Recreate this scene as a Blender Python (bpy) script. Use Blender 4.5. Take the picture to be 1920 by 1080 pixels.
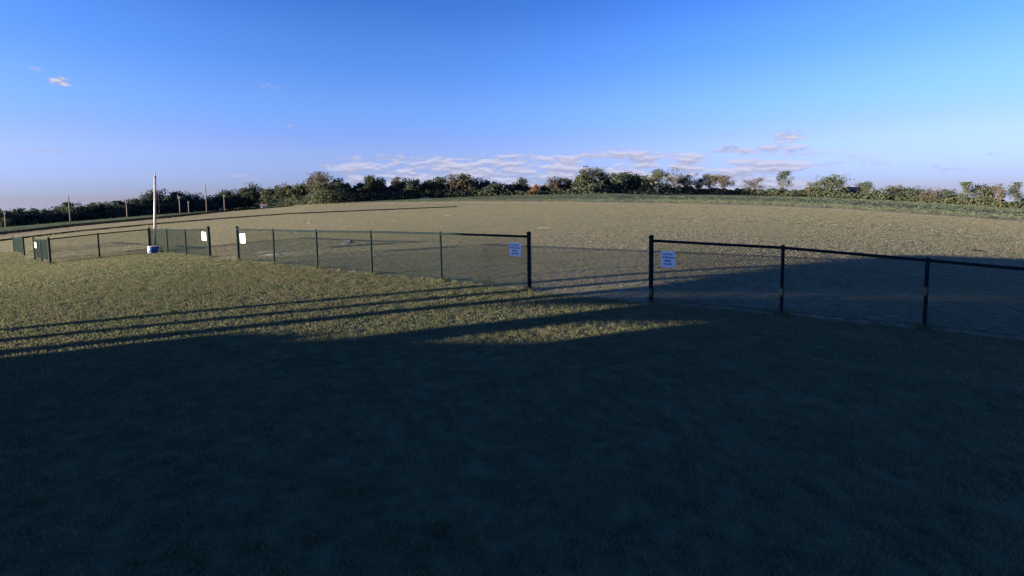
import bpy, bmesh, math, random
import numpy as np
from math import sin, cos, tan, radians, degrees, hypot, sqrt, pi, atan2
from mathutils import Vector, Matrix

scene = bpy.context.scene
for o in list(bpy.data.objects):
    bpy.data.objects.remove(o, do_unlink=True)

# ------------------------------------------------------------------ camera
F = 870.0                      # focal length in pixels of a 1920 wide frame
PITCH = radians(4.1)
ROLL = 0.0156
CH = 2.5                       # camera height
HY = 366.0                     # row of the level horizon in the middle of the frame
PPY = HY + F * tan(PITCH)      # principal point row
cam_data = bpy.data.cameras.new('camera')
cam = bpy.data.objects.new('camera', cam_data)
scene.collection.objects.link(cam)
scene.camera = cam
cam_data.sensor_fit = 'HORIZONTAL'
cam_data.sensor_width = 36.0
cam_data.lens = 36.0 * F / 1920.0
cam_data.shift_y = -(540.0 - PPY) / 1920.0
cam_data.clip_start = 0.05
cam_data.clip_end = 9000
fw = Vector((0, cos(PITCH), -sin(PITCH)))
up0 = Vector((0, sin(PITCH), cos(PITCH)))
rt0 = Vector((1, 0, 0))
rt = rt0 * cos(ROLL) - up0 * sin(ROLL)
up = rt0 * sin(ROLL) + up0 * cos(ROLL)
M = Matrix((rt, up, -fw)).transposed().to_4x4()
M.translation = Vector((0, 0, CH))
cam.matrix_world = M

# ------------------------------------------------------------------ light
SUN_AZ = radians(250.0)        # clockwise from +Y (the view direction)
SUN_EL = radians(6.3)
S_DIR = np.array([sin(SUN_AZ - pi), cos(SUN_AZ - pi)])      # way the shadows run
N_DIR = np.array([-S_DIR[1], S_DIR[0]])
COT = 1.0 / tan(SUN_EL)
sun_data = bpy.data.lights.new('sun', 'SUN')
sun_data.energy = 3.9
sun_data.angle = radians(0.45)
sun_data.color = (1.0, 0.82, 0.62)
sun = bpy.data.objects.new('sun', sun_data)
scene.collection.objects.link(sun)
sd = Vector((sin(SUN_AZ) * cos(SUN_EL), cos(SUN_AZ) * cos(SUN_EL), sin(SUN_EL)))
sun.rotation_euler = sd.to_track_quat('Z', 'Y').to_euler()
sun.location = (-30, -12, 20)

vs = scene.view_settings
vs.view_transform = 'Standard'
vs.look = 'None'
vs.gamma = 1.0
vs.exposure = 2.6
vs.use_curve_mapping = False

world = bpy.data.worlds.new('World')
scene.world = world
world.use_nodes = True
wt = world.node_tree
wn, wl = wt.nodes, wt.links
wn.clear()


def node(nt, kind, **kw):
    n = nt.nodes.new(kind)
    for k, v in kw.items():
        setattr(n, k, v)
    return n


def setin(nt, n, i, v):
    s = n.inputs[i]
    if hasattr(v, 'is_output') or isinstance(v, bpy.types.NodeSocket):
        nt.links.new(v, s)
    else:
        s.default_value = v


def mth(nt, op, a, b=None, c=None, clamp=False):
    n = nt.nodes.new('ShaderNodeMath')
    n.operation = op
    n.use_clamp = clamp
    setin(nt, n, 0, a)
    if b is not None:
        setin(nt, n, 1, b)
    if c is not None:
        setin(nt, n, 2, c)
    return n.outputs[0]


def mrange(nt, v, a, b, c, d, smooth=True):
    n = nt.nodes.new('ShaderNodeMapRange')
    n.interpolation_type = 'SMOOTHSTEP' if smooth else 'LINEAR'
    n.clamp = True
    setin(nt, n, 0, v)
    for i, q in enumerate((a, b, c, d)):
        setin(nt, n, 1 + i, q)
    return n.outputs[0]


def mixc(nt, fac, a, b, mode='MIX'):
    n = nt.nodes.new('ShaderNodeMix')
    n.data_type = 'RGBA'
    n.blend_type = mode
    setin(nt, n, 0, fac)
    for i, v in ((6, a), (7, b)):
        if isinstance(v, (tuple, list)):
            v = (*v, 1.0) if len(v) == 3 else v
        setin(nt, n, i, v)
    return n.outputs[2]


def noise(nt, vec, scale, detail=3.0, rough=0.55, dist=0.0):
    n = nt.nodes.new('ShaderNodeTexNoise')
    if vec is not None:
        nt.links.new(vec, n.inputs['Vector'])
    n.inputs['Scale'].default_value = scale
    n.inputs['Detail'].default_value = detail
    n.inputs['Roughness'].default_value = rough
    n.inputs['Distortion'].default_value = dist
    return n.outputs['Fac']


def combine(nt, x, y, z):
    n = nt.nodes.new('ShaderNodeCombineXYZ')
    for i, v in enumerate((x, y, z)):
        setin(nt, n, i, v)
    return n.outputs[0]


def ray(px, py):
    """direction of the ray through a pixel of the 1920 x 1080 photograph"""
    x = (px - 960) / F
    y = (py - PPY) / F
    c, s = cos(ROLL), sin(ROLL)
    x, y = c * x - s * y, s * x + c * y
    return np.array([x, cos(PITCH) - y * sin(PITCH), -sin(PITCH) - y * cos(PITCH)])


# --- sky: Nishita, cooled to the camera's white balance, with low clouds
tc = node(wt, 'ShaderNodeTexCoord')
sep = node(wt, 'ShaderNodeSeparateXYZ')
wl.new(tc.outputs['Generated'], sep.inputs[0])
dx, dy, dz = sep.outputs
zc = mth(wt, 'MAXIMUM', dz, 0.004)
skyvec = combine(wt, dx, dy, zc)
sky = node(wt, 'ShaderNodeTexSky', sky_type='NISHITA')
sky.sun_disc = False
sky.sun_elevation = SUN_EL
sky.sun_rotation = SUN_AZ
sky.altitude = 200
sky.air_density = 1.0
sky.dust_density = 0.2
sky.ozone_density = 3.0
wl.new(skyvec, sky.inputs[0])
SKY_TINT = (0.66, 0.865, 1.43)
skyc = mixc(wt, 1.0, sky.outputs[0], SKY_TINT, 'MULTIPLY')
az = mth(wt, 'ARCTAN2', dx, dy)
el = mth(wt, 'ARCSINE', dz)
ramp = node(wt, 'ShaderNodeValToRGB')
wl.new(mth(wt, 'MULTIPLY', el, 2.0), ramp.inputs[0])
cr = ramp.color_ramp
cr.interpolation = 'EASE'
cr.elements[0].position = 0.0
cr.elements[0].color = (.66, .63, 1.08, 1)
cr.elements[1].position = .80
cr.elements[1].color = (.58, .74, .88, 1)
for p_, c_ in ((.2, (1.15, .78, .88, 1)), (.37, (1.1, .90, .92, 1)), (.56, (.86, .88, .95, 1))):
    e_ = cr.elements.new(p_)
    e_.color = c_
skyc = mixc(wt, 1.0, skyc, ramp.outputs[0], 'MULTIPLY')
# bank of thin stratocumulus low over the far side
cv = combine(wt, mth(wt, 'MULTIPLY', az, 13.0), mth(wt, 'MULTIPLY', el, 56.0), 0.0)
n1 = noise(wt, cv, 1.0, 8.0, 0.62, 0.25)
cv2 = combine(wt, mth(wt, 'MULTIPLY', az, 13.0), mth(wt, 'MULTIPLY_ADD', el, 56.0, 0.32), 0.0)
n2 = noise(wt, cv2, 1.0, 8.0, 0.62, 0.25)
top = noise(wt, combine(wt, mth(wt, 'MULTIPLY', az, 3.2), 4.7, 0.0), 1.0, 2.0, 0.5)
band_hi = mrange(wt, el, 0.078, 0.108, 1.0, 0.0)
band_az = mth(wt, 'MULTIPLY', mrange(wt, az, -0.62, -0.25, 0.0, 1.0), mrange(wt, az, 0.50, 0.85, 1.0, 0.0))
far_az = mth(wt, 'MULTIPLY', mrange(wt, top, 0.45, 0.6, 0.0, 0.8), mrange(wt, mth(wt, 'ABSOLUTE', az), 0.9, 1.3, 0.0, 1.0))
cover = mth(wt, 'MULTIPLY', band_hi, mth(wt, 'MAXIMUM', band_az, far_az))
thr = mth(wt, 'SUBTRACT', 0.82, mth(wt, 'MULTIPLY', cover, 0.41))
bank = mth(wt, 'MULTIPLY', mrange(wt, mth(wt, 'SUBTRACT', n1, thr), 0.0, 0.13, 0.0, 0.92), cover)
# a few loose puffs
puffs = None
PUFFS = [(1478, 256, 24, 9, 1.0), (113, 153, 13, 8, 1.0), (70, 132, 14, 8, .4), (500, 163, 22, 10, .3), (540, 236, 14, 4, .5),
         (90, 282, 38, 6, .6), (1366, 253, 9, 3, .4), (1383, 281, 26, 5, .7), (1500, 290, 42, 6, .8), (1562, 307, 36, 5, .8),
         (1788, 319, 22, 5, .6), (1640, 306, 24, 6, .5), (1860, 289, 14, 3, .5), (460, 331, 26, 5, .6), (620, 313, 40, 8, .6),
         (1285, 297, 40, 8, .7), (980, 293, 36, 9, .7), (1150, 287, 60, 11, .8), (860, 298, 50, 7, .5), (1750, 313, 12, 4, .4)]
pn = noise(wt, combine(wt, mth(wt, 'MULTIPLY', az, 60.0), mth(wt, 'MULTIPLY', el, 150.0), 3.0), 1.0, 6.0, 0.62)
for (px, py, rx, ry, k) in PUFFS:
    d = ray(px, py)
    d = d / np.linalg.norm(d)
    a0, e0 = atan2(d[0], d[1]), math.asin(d[2])
    g = sqrt(d[0] ** 2 + d[1] ** 2) * d[1]
    ax = mth(wt, 'DIVIDE', mth(wt, 'SUBTRACT', az, a0), rx / F * max(d[1], .5) * 1.25)
    ey = mth(wt, 'DIVIDE', mth(wt, 'SUBTRACT', el, e0), ry / F * max(d[1], .5) * 1.25)
    r2 = mth(wt, 'ADD', mth(wt, 'MULTIPLY', ax, ax), mth(wt, 'MULTIPLY', ey, ey))
    m_ = mrange(wt, mth(wt, 'SUBTRACT', mth(wt, 'SUBTRACT', pn, 0.30 if k >= 1 else 0.38), mth(wt, 'MULTIPLY', r2, 0.16)), 0.0, 0.22, 0.0, k)
    puffs = m_ if puffs is None else mth(wt, 'MAXIMUM', puffs, m_)
cloud = mth(wt, 'MAXIMUM', bank, puffs)
lit = mrange(wt, mth(wt, 'SUBTRACT', n1, n2), -0.13, 0.13, 0.0, 1.0)
plit = mrange(wt, pn, 0.42, 0.60, 0.2, 1.0)
ccol = mixc(wt, mth(wt, 'MAXIMUM', mth(wt, 'MULTIPLY', lit, mrange(wt, bank, 0.0, 0.2, 0.0, 1.0)), mth(wt, 'MULTIPLY', plit, puffs)), (1.3, 1.36, 2.0), (2.15, 2.16, 2.8))
skymix = mixc(wt, cloud, skyc, ccol)
bg = node(wt, 'ShaderNodeBackground')
bg.inputs[1].default_value = 0.05
wl.new(skymix, bg.inputs[0])
wo = node(wt, 'ShaderNodeOutputWorld')
wl.new(bg.outputs[0], wo.inputs[0])
try:
    world.cycles.sampling_method = 'MANUAL'
    world.cycles.sample_map_resolution = 512
except Exception:
    pass
scene.render.engine = 'CYCLES'
scene.cycles.use_denoising = True
scene.cycles.max_bounces = 5
scene.cycles.diffuse_bounces = 3
scene.cycles.transparent_max_bounces = 4

# ------------------------------------------------------------------ terrain
POLY = np.array([0.03834258, 0.01896795, 0.03740029, -0.01322744, 0.00204841])


def sstep(a, b, x):
    q = np.clip((x - a) / (b - a), 0, 1)
    return q * q * (3 - 2 * q)


def tree_dist(t):
    """distance of the tree line by the sine of the bearing"""
    t = np.asarray(t, float)
    return 262 - 70 * sstep(-0.5, -0.38, t) + 100 * sstep(0.2, 0.34, t)


def zt(X, Y):
    X = np.asarray(X, float)
    Y = np.asarray(Y, float)
    r = np.sqrt(X * X + Y * Y + 1e-9)
    t = np.clip(X / r, -.8, .8)
    w = r * r / (r * r + 9)
    q = sstep(10, 44, r)
    b = sstep(-.15, .15, t)
    w = w * (b + (1 - b) * (.12 + .88 * q))
    D = np.polyval(POLY, t) * w - 2.5 / tree_dist(t) * sstep(45, 190, r)
    rr = r
    front = sstep(-30, 5, Y)
    return -D * rr * (front * 1 + (1 - front) * 0.3)


def z1(x, y):
    return float(zt(x, y))


TS = np.geomspace(.5, 4000, 900)


def hit(px, py):
    """where the ray through a pixel meets the terrain"""
    d = ray(px, py)
    t = TS
    for _ in range(3):
        k = np.argmax(d[2] * t + CH < zt(d[0] * t, d[1] * t))
        if k == 0:
            raise RuntimeError('no ground at %s %s' % (px, py))
        t = np.linspace(t[k - 1], t[k], 60)
    p = d * t[30]
    return np.array([p[0], p[1], z1(p[0], p[1])])


def proj(P):
    v = np.array(P, float) - [0, 0, CH]
    fz = v[1] * cos(PITCH) - v[2] * sin(PITCH)
    u_ = v[1] * sin(PITCH) + v[2] * cos(PITCH)
    x, y = v[0] / fz, -u_ / fz
    c, s = cos(ROLL), sin(ROLL)
    return 960 + F * (c * x + s * y), PPY + F * (-s * x + c * y)


def at(px, py, r):
    """ground point at distance r on the bearing of a pixel"""
    d = ray(px, py)
    k = r / hypot(d[0], d[1])
    x, y = d[0] * k, d[1] * k
    return np.array([x, y, z1(x, y)])


def height_to(P, py, hi=40.0):
    lo = -5.0
    for _ in range(40):
        m = .5 * (lo + hi)
        if proj([P[0], P[1], P[2] + m])[1] > py:
            lo = m
        else:
            hi = m
    return lo


def depth(P):
    return P[1] * cos(PITCH) - (P[2] - CH) * sin(PITCH)


def UV(u, v):
    """ground point from distance along / across the sun's shadow direction"""
    p = S_DIR * u + N_DIR * v
    return float(p[0]), float(p[1])


# ------------------------------------------------------------------ helpers
C = scene.collection


def tag(o, label=None, cat=None, group=None, kind=None):
    if label:
        o['label'] = label
    if cat:
        o['category'] = cat
    if group:
        o['group'] = group
    if kind:
        o['kind'] = kind
    return o


def empty(name, loc=(0, 0, 0)):
    o = bpy.data.objects.new(name, None)
    o.empty_display_size = 0.2
    o.location = loc
    C.objects.link(o)
    return o


class MB:
    def __init__(self):
        self.v = []
        self.f = []

    def add(self, vs_, fs_):
        n = len(self.v)
        self.v += [tuple(map(float, q)) for q in vs_]
        self.f += [tuple(i + n for i in q) for q in fs_]
        return self

    def box(self, a, b):
        x0, y0, z0 = a
        x1, y1, z1_ = b
        return self.add([(x0, y0, z0), (x1, y0, z0), (x1, y1, z0), (x0, y1, z0),
                         (x0, y0, z1_), (x1, y0, z1_), (x1, y1, z1_), (x0, y1, z1_)],
                        [(0, 3, 2, 1), (4, 5, 6, 7), (0, 1, 5, 4), (1, 2, 6, 5), (2, 3, 7, 6), (3, 0, 4, 7)])

    def tube(self, pts, rad, n=8, cap=True):
        pts = [np.array(p, float) for p in pts]
        if not hasattr(rad, '__len__'):
            rad = [rad] * len(pts)
        base = len(self.v)
        ref = None
        for i, p in enumerate(pts):
            d = pts[min(i + 1, len(pts) - 1)] - pts[max(i - 1, 0)]
            d = d / (np.linalg.norm(d) + 1e-9)
            if ref is None:
                ref = np.array([1., 0, 0]) if abs(d[0]) < .8 else np.array([0, 1., 0])
            a = np.cross(d, ref)
            a /= np.linalg.norm(a) + 1e-9
            b = np.cross(d, a)
            for k in range(n):
                th = 2 * pi * k / n
                q = p + (a * cos(th) + b * sin(th)) * rad[i]
                self.v.append(tuple(map(float, q)))
        for i in range(len(pts) - 1):
            for k in range(n):
                k2 = (k + 1) % n
                o_ = base + i * n
                self.f.append((o_ + k, o_ + k2, o_ + n + k2, o_ + n + k))
        if cap:
            self.f.append(tuple(base + k for k in range(n - 1, -1, -1)))
            o_ = base + (len(pts) - 1) * n
            self.f.append(tuple(o_ + k for k in range(n)))
        return self

    def quads(self, V):
        """V: (n,4,3) array"""
        n = len(self.v)
        V = np.asarray(V, float)
        self.v += [tuple(q) for q in V.reshape(-1, 3).tolist()]
        self.f += [(n + 4 * i, n + 4 * i + 1, n + 4 * i + 2, n + 4 * i + 3) for i in range(len(V))]
        return self

    def prism(self, poly, off):
        """closed polygon (3d points) extruded by the vector off"""
        n = len(poly)
        off = np.array(off, float)
        P = [np.array(p, float) for p in poly]
        self.add(P + [p + off for p in P],
                 [tuple(range(n - 1, -1, -1)), tuple(range(n, 2 * n))] +
                 [(i, (i + 1) % n, n + (i + 1) % n, n + i) for i in range(n)])
        return self

    def build(self, name, mat, parent=None, smooth=False):
        me = bpy.data.meshes.new(name)
        org = np.array(parent.location) if parent is not None else np.zeros(3)
        if parent is not None and parent.parent is not None:
            org = org + np.array(parent.parent.location)
        vv = np.array(self.v, float) - org
        me.from_pydata(vv.tolist(), [], self.f)
        me.materials.append(mat)
        if smooth:
            me.polygons.foreach_set('use_smooth', [True] * len(me.polygons))
        me.update()
        o = bpy.data.objects.new(name, me)
        C.objects.link(o)
        if parent is not None:
            o.parent = parent
        return o


def material(name, rough=0.8, spec=0.3):
    m = bpy.data.materials.new(name)
    m.use_nodes = True
    nt = m.node_tree
    b = nt.nodes['Principled BSDF']
    b.inputs['Roughness'].default_value = rough
    b.inputs['Specular IOR Level'].default_value = spec
    return m, nt, b


def pos_of(nt):
    g = nt.nodes.new('ShaderNodeNewGeometry')
    return g.outputs['Position']


def noisy(name, c1, c2, scale=4.0, rough=0.7, spec=0.3, bump=0.0, bscale=40.0, metal=0.0, obj=False, detail=4.0):
    m, nt, b = material(name, rough, spec)
    if obj:
        vec = nt.nodes.new('ShaderNodeTexCoord').outputs['Object']
    else:
        vec = pos_of(nt)
    f = mrange(nt, noise(nt, vec, scale, detail), 0.32, 0.68, 0, 1)
    nt.links.new(mixc(nt, f, c1, c2), b.inputs['Base Color'])
    b.inputs['Metallic'].default_value = metal
    if bump:
        bn = nt.nodes.new('ShaderNodeBump')
        bn.inputs['Strength'].default_value = bump
        bn.inputs['Distance'].default_value = 0.02
        nt.links.new(noise(nt, vec, bscale, 3), bn.inputs['Height'])
        nt.links.new(bn.outputs[0], b.inputs['Normal'])
    return m


def leaf_material(name, cols, scale, trans=0.3, fine=None, var=0.45):
    """foliage / blades: diffuse + translucent, colour drifting with world position"""
    m = bpy.data.materials.new(name)
    m.use_nodes = True
    nt = m.node_tree
    nt.nodes.clear()
    p = pos_of(nt)
    f = mrange(nt, noise(nt, p, scale, 3, .6), 0.3, 0.7, 0, 1)
    col = mixc(nt, f, cols[0], cols[1])
    if len(cols) > 2:
        f2 = mrange(nt, noise(nt, p, fine or scale * 6, 2, .6), 0.42, 0.68, 0, 1)
        col = mixc(nt, f2, col, cols[2])
    oi = nt.nodes.new('ShaderNodeObjectInfo')
    col = mixc(nt, var, col, mixc(nt, oi.outputs['Random'], (0.55, 0.55, 0.6), (1.35, 1.3, 1.2)), 'MULTIPLY')
    d = node(nt, 'ShaderNodeBsdfDiffuse')
    tr = node(nt, 'ShaderNodeBsdfTranslucent')
    nt.links.new(col, d.inputs[0])
    nt.links.new(col, tr.inputs[0])
    mx = node(nt, 'ShaderNodeMixShader')
    mx.inputs[0].default_value = trans
    nt.links.new(d.outputs[0], mx.inputs[1])
    nt.links.new(tr.outputs[0], mx.inputs[2])
    out = node(nt, 'ShaderNodeOutputMaterial')
    nt.links.new(mx.outputs[0], out.inputs[0])
    return m


# ------------------------------------------------------------------ ground
def ground_material(name, cols, field=None):
    m, nt, b = material(name, 1.0, 0.0)
    p = pos_of(nt)
    big = mrange(nt, noise(nt, p, 0.035, 4, .6), 0.35, 0.65, 0, 1)
    mid = mrange(nt, noise(nt, p, 0.5, 4, .65), 0.35, 0.7, 0, 1)
    fine = mrange(nt, noise(nt, p, 14, 4, .7), 0.3, 0.7, 0, 1)
    col = mixc(nt, big, cols[0], cols[1])
    col = mixc(nt, mth(nt, 'MULTIPLY', mid, .55), col, cols[2])
    if field:
        at_ = nt.nodes.new('ShaderNodeAttribute')
        at_.attribute_name = 'beyond_fence'
        fc = mixc(nt, mth(nt, 'MULTIPLY', mid, .55), mixc(nt, big, field[0], field[1]), field[2])
        col = mixc(nt, at_.outputs['Fac'], col, fc)
    col = mixc(nt, mth(nt, 'MULTIPLY', fine, .3), col, (cols[0][0] * .6, cols[0][1] * .6, cols[0][2] * .6))
    nt.links.new(col, b.inputs['Base Color'])
    bn = nt.nodes.new('ShaderNodeBump')
    bn.inputs['Strength'].default_value = 0.35
    bn.inputs['Distance'].default_value = 0.025
    nt.links.new(noise(nt, p, 9, 5, .7), bn.inputs['Height'])
    nt.links.new(bn.outputs[0], b.inputs['Normal'])
    return m


M_GROUND = ground_material('ground_soil', ((.095, .112, .058), (.11, .118, .064), (.116, .112, .066)), ((.225, .215, .15), (.25, .23, .165), (.21, .205, .135)))


def polar_mesh(rs, azs):
    R_, A_ = np.meshgrid(rs, azs, indexing='ij')
    X, Y = R_ * np.sin(A_), R_ * np.cos(A_)
    Z = zt(X, Y)
    return X, Y, Z


rs = np.concatenate([[0.0], np.geomspace(0.6, 6, 24)[:-1], np.geomspace(6, 60, 130)[:-1], np.geomspace(60, 1500, 60)])
azs = np.linspace(-pi, pi, 361)[:-1]
X, Y, Z = polar_mesh(rs, azs)
nr, na = X.shape
vv = np.stack([X, Y, Z], -1).reshape(-1, 3)
idx = np.arange(nr * na).reshape(nr, na)
a, b_, c_, d_ = idx[:-1], np.roll(idx, -1, 1)[:-1], np.roll(idx, -1, 1)[1:], idx[1:]
ff = np.stack([a, d_, c_, b_], -1).reshape(-1, 4)
me = bpy.data.meshes.new('ground')
me.from_pydata(vv.tolist(), [], ff.tolist())
me.polygons.foreach_set('use_smooth', [True] * len(me.polygons))
me.materials.append(M_GROUND)
FENCELINE = [(448, 489), (515, 495), (596, 504), (698, 515), (828, 527.5), (993, 545), (1220.5, 568), (1465, 590), (1733, 617), (1960, 642)]
FL_X = [25, 66, 95, 281] + [q[0] for q in FENCELINE]
FL_Y = [473, 488, 494, 472] + [q[1] for q in FENCELINE]


def beyond(P):
    v = P - np.array([0, 0, CH])
    fz = np.maximum(v[:, 1] * cos(PITCH) - v[:, 2] * sin(PITCH), 1e-3)
    u_ = v[:, 1] * sin(PITCH) + v[:, 2] * cos(PITCH)
    x, y = v[:, 0] / fz, -u_ / fz
    px_, py_ = 960 + F * (cos(ROLL) * x + sin(ROLL) * y), PPY + F * (-sin(ROLL) * x + cos(ROLL) * y)
    return np.where(P[:, 1] < 1, 0.0, (py_ < np.interp(px_, FL_X, FL_Y)).astype(float))


ba = me.attributes.new('beyond_fence', 'FLOAT', 'POINT')
ba.data.foreach_set('value', beyond(vv).astype(np.float32))
ground = bpy.data.objects.new('ground', me)
C.objects.link(ground)
tag(ground, 'open mown grass field running out to the tree line', kind='structure')


def drape(name, near, far, mat, lift, n=120, rows=10):
    """strip of land between two pixel polylines, laid on the terrain"""
    def samp(L, s):
        xs = [q[0] for q in L]
        ys = [q[1] for q in L]
        return [(x, np.interp(x, xs, ys)) for x in s]
    x0, x1 = near[0][0], near[-1][0]
    s = np.linspace(x0, x1, n)
    A = [hit(*q) for q in samp(near, s)]
    B = []
    for q in samp(far, s):
        r = float(tree_dist(ray(*q)[0] / hypot(*ray(*q)[:2]))) + 12 if q[1] < 0 else None
        if r is None:
            B.append(hit(*q))
        else:
            B.append(at(q[0], 370, r))
    mb = MB()
    for i in range(n):
        for k in range(rows + 1):
            f = k / rows
            p = A[i] * (1 - f) + B[i] * f
            lz = lift * min(1.0, 6 * min(f, 1 - f) + 0.02)
            mb.v.append((p[0], p[1], z1(p[0], p[1]) + lz))
    for i in range(n - 1):
        for k in range(rows):
            o_ = i * (rows + 1) + k
            mb.f.append((o_, o_ + rows + 1, o_ + rows + 2, o_ + 1))
    return mb.build(name, mat, smooth=True)


M_CROP = ground_material('crop_leaves', ((.07, .095, .06), (.08, .105, .068), (.064, .085, .055)))
CROP_NEAR = [(-60, 447), (0, 436), (143, 420), (320, 405), (433, 393.5), (551, 384), (700, 379.5), (860, 377.5), (1000, 377.5), (1200, 379), (1400, 383),
             (1560, 389), (1750, 401), (1920, 413), (1990, 419)]
crop = drape('crop_field', CROP_NEAR, [(-60, -1), (1990, -1)], M_CROP, 0.3, 150, 14)
tag(crop, 'strip of green young crop in front of the tree line', kind='structure')
M_DITCH = noisy('ditch_shade', (.006, .007, .007), (.012, .012, .010), 0.6, 1.0, 0.0, .6, 6)  # near-black colour stands in for shade lying in the ditch
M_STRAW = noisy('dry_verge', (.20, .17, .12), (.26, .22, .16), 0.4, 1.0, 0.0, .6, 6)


DITCHES = []


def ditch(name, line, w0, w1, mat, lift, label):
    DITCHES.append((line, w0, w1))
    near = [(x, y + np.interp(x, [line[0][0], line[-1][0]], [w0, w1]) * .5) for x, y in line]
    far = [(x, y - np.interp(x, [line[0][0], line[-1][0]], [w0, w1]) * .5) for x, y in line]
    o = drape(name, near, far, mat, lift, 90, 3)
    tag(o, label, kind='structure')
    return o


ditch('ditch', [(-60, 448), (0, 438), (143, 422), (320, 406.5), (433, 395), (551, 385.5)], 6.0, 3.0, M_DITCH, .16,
      'ditch edge along the crop on the left, painted dark for its shade')
ditch('dark_line', [(-60, 460), (0, 451), (143, 434), (285, 420.5), (413, 410), (540, 401), (707, 394), (857, 387.8)], 3.4, 0.9, M_DITCH, .14,  # thin near-black strip laid across the field
      'thin dark line crossing the field on the left')
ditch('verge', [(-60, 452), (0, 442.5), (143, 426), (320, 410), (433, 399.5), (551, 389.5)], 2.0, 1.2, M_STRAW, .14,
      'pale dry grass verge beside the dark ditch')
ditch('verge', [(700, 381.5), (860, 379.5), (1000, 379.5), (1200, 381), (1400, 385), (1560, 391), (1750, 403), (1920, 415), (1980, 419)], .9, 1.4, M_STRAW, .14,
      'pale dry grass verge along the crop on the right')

M_DIRT = noisy('dry_dirt', (.34, .27, .20), (.44, .36, .28), 3.0, .95, .1, .7, 14)


def patch(px, py, wpx, hpx, seed, label, mat=None, crescent=False, lift=.035):
    rnd = random.Random(seed)
    P = hit(px, py)
    Q = hit(px, py - hpx * .5)
    R_ = hit(px, py + hpx * .5)
    ry = hypot(Q[0] - R_[0], Q[1] - R_[1]) * .5
    rx = wpx * .5 * depth(P) / F
    fd = np.array([P[0], P[1]]) / hypot(P[0], P[1])
    sd_ = np.array([fd[1], -fd[0]])
    n = 34
    mb = MB()
    mb.v.append((P[0], P[1], z1(P[0], P[1]) + lift))
    ph = [rnd.uniform(0, 6.28) for _ in range(6)]
    for ring in (.55, 1.0):
        for i in range(n):
            th = 2 * pi * i / n
            k = ring * (1 + .18 * sin(3 * th + ph[0]) + .14 * sin(5 * th + ph[1]) + .1 * sin(9 * th + ph[2]) + rnd.uniform(-.07, .07))
            w = fd * (sin(th) * ry * k) + sd_ * (cos(th) * rx * k)
            x, y = P[0] + w[0], P[1] + w[1]
            mb.v.append((x, y, z1(x, y) + (lift * .8 if ring < 1 else -.012)))
    for i in range(n):
        j = (i + 1) % n
        mb.f.append((0, 1 + i, 1 + j))
        mb.f.append((1 + i, 1 + n + i, 1 + n + j, 1 + j))
    o = mb.build('dirt_patch', mat or M_DIRT, smooth=True)
    tag(o, label, kind='structure')
    return o

# ------------------------------------------------------------------ shelter and clubhouse (unseen: the first shaped to its shadow, the second added for shade)
M_WOOD = noisy('grey_timber', (.16, .12, .08), (.24, .18, .12), 3.0, .8, .2, .3, 30)
M_ROOF = noisy('ribbed_steel_roof', (.10, .11, .12), (.14, .15, .16), 1.2, .5, .4)
M_SIDING = noisy('painted_siding', (.42, .40, .36), (.48, .46, .42), 1.5, .7, .3)
M_DARKGLASS = noisy('dark_glass', (.02, .025, .03), (.03, .035, .04), 1.0, .1, .6)

HI, LOW = 4.4, 3.2
C0 = (26.4 - COT * (HI + .69), 14.0)
E2 = (.904, -.428)
E1 = (-.428 * 4.43, -.904 * 4.43)
QLEN = 14.2


def sh(q, k, z):
    """shelter coordinates: q along the eaves, k 0 (high side) .. 1 (low side)"""
    x, y = UV(C0[0] + E2[0] * q + E1[0] * k, C0[1] + E2[1] * q + E1[1] * k)
    return np.array([x, y, z])


sx, sy, _ = sh(7, .5, 0)
shelter = empty('open_shelter', (sx, sy, z1(sx, sy)))
tag(shelter, 'open timber shelter with a sloping steel roof shading the lawn', 'shelter')


def roof_z(k):
    return HI + (LOW - HI) * k


mb = MB()
mb.prism([sh(0, 0, HI), sh(QLEN, 0, HI), sh(QLEN, 1, LOW), sh(0, 1, LOW)], (0, 0, -.14))
roof = mb.build('roof', M_ROOF, shelter)
nrib = 36
mb0 = MB()
for i in range(nrib):
    q = .2 + (QLEN - .4) * i / (nrib - 1)
    mb0.prism([sh(q - .02, .005, HI + .002), sh(q + .02, .005, HI + .002), sh(q + .02, .995, LOW + .008), sh(q - .02, .995, LOW + .008)], (0, 0, .03))
mb0.build('roof_ribs', M_ROOF, roof)


def post(q, k, w, ztop=None):
    p = sh(q, k, 0)
    g = z1(p[0], p[1])
    mb_ = MB().box((p[0] - w / 2, p[1] - w / 2, g - .1), (p[0] + w / 2, p[1] + w / 2, (ztop if ztop is not None else roof_z(k) - .145)))
    return mb_.build('post', M_WOOD, shelter)


def k_at_v(v, q):
    return (C0[1] + E2[1] * q - v) / (.904 * 4.43)


for v, w in ((12.2, .22), (11.2, .22)):
    post(.15, k_at_v(v, .15), w)
post(.15, k_at_v(10.25, .15), .3)
for v, w in ((12.2, .2), (11.2, .2), (10.25, .24), (8.15, .2)):
    post((14.0 - .24 - v) / .428, .06, w)


def wall_panel(q0, q1, z0, z1_, name, k=.985):
    a_, b2 = sh(q0, k, 0), sh(q1, k, 0)
    n_ = np.array([-(b2[1] - a_[1]), b2[0] - a_[0], 0])
    n_ = n_ / np.linalg.norm(n_) * .05
    mbp = MB().prism([a_ + [0, 0, z0], b2 + [0, 0, z0], b2 + [0, 0, z1_], a_ + [0, 0, z1_]], n_)
    return mbp.build(name, M_WOOD, shelter)


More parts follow.
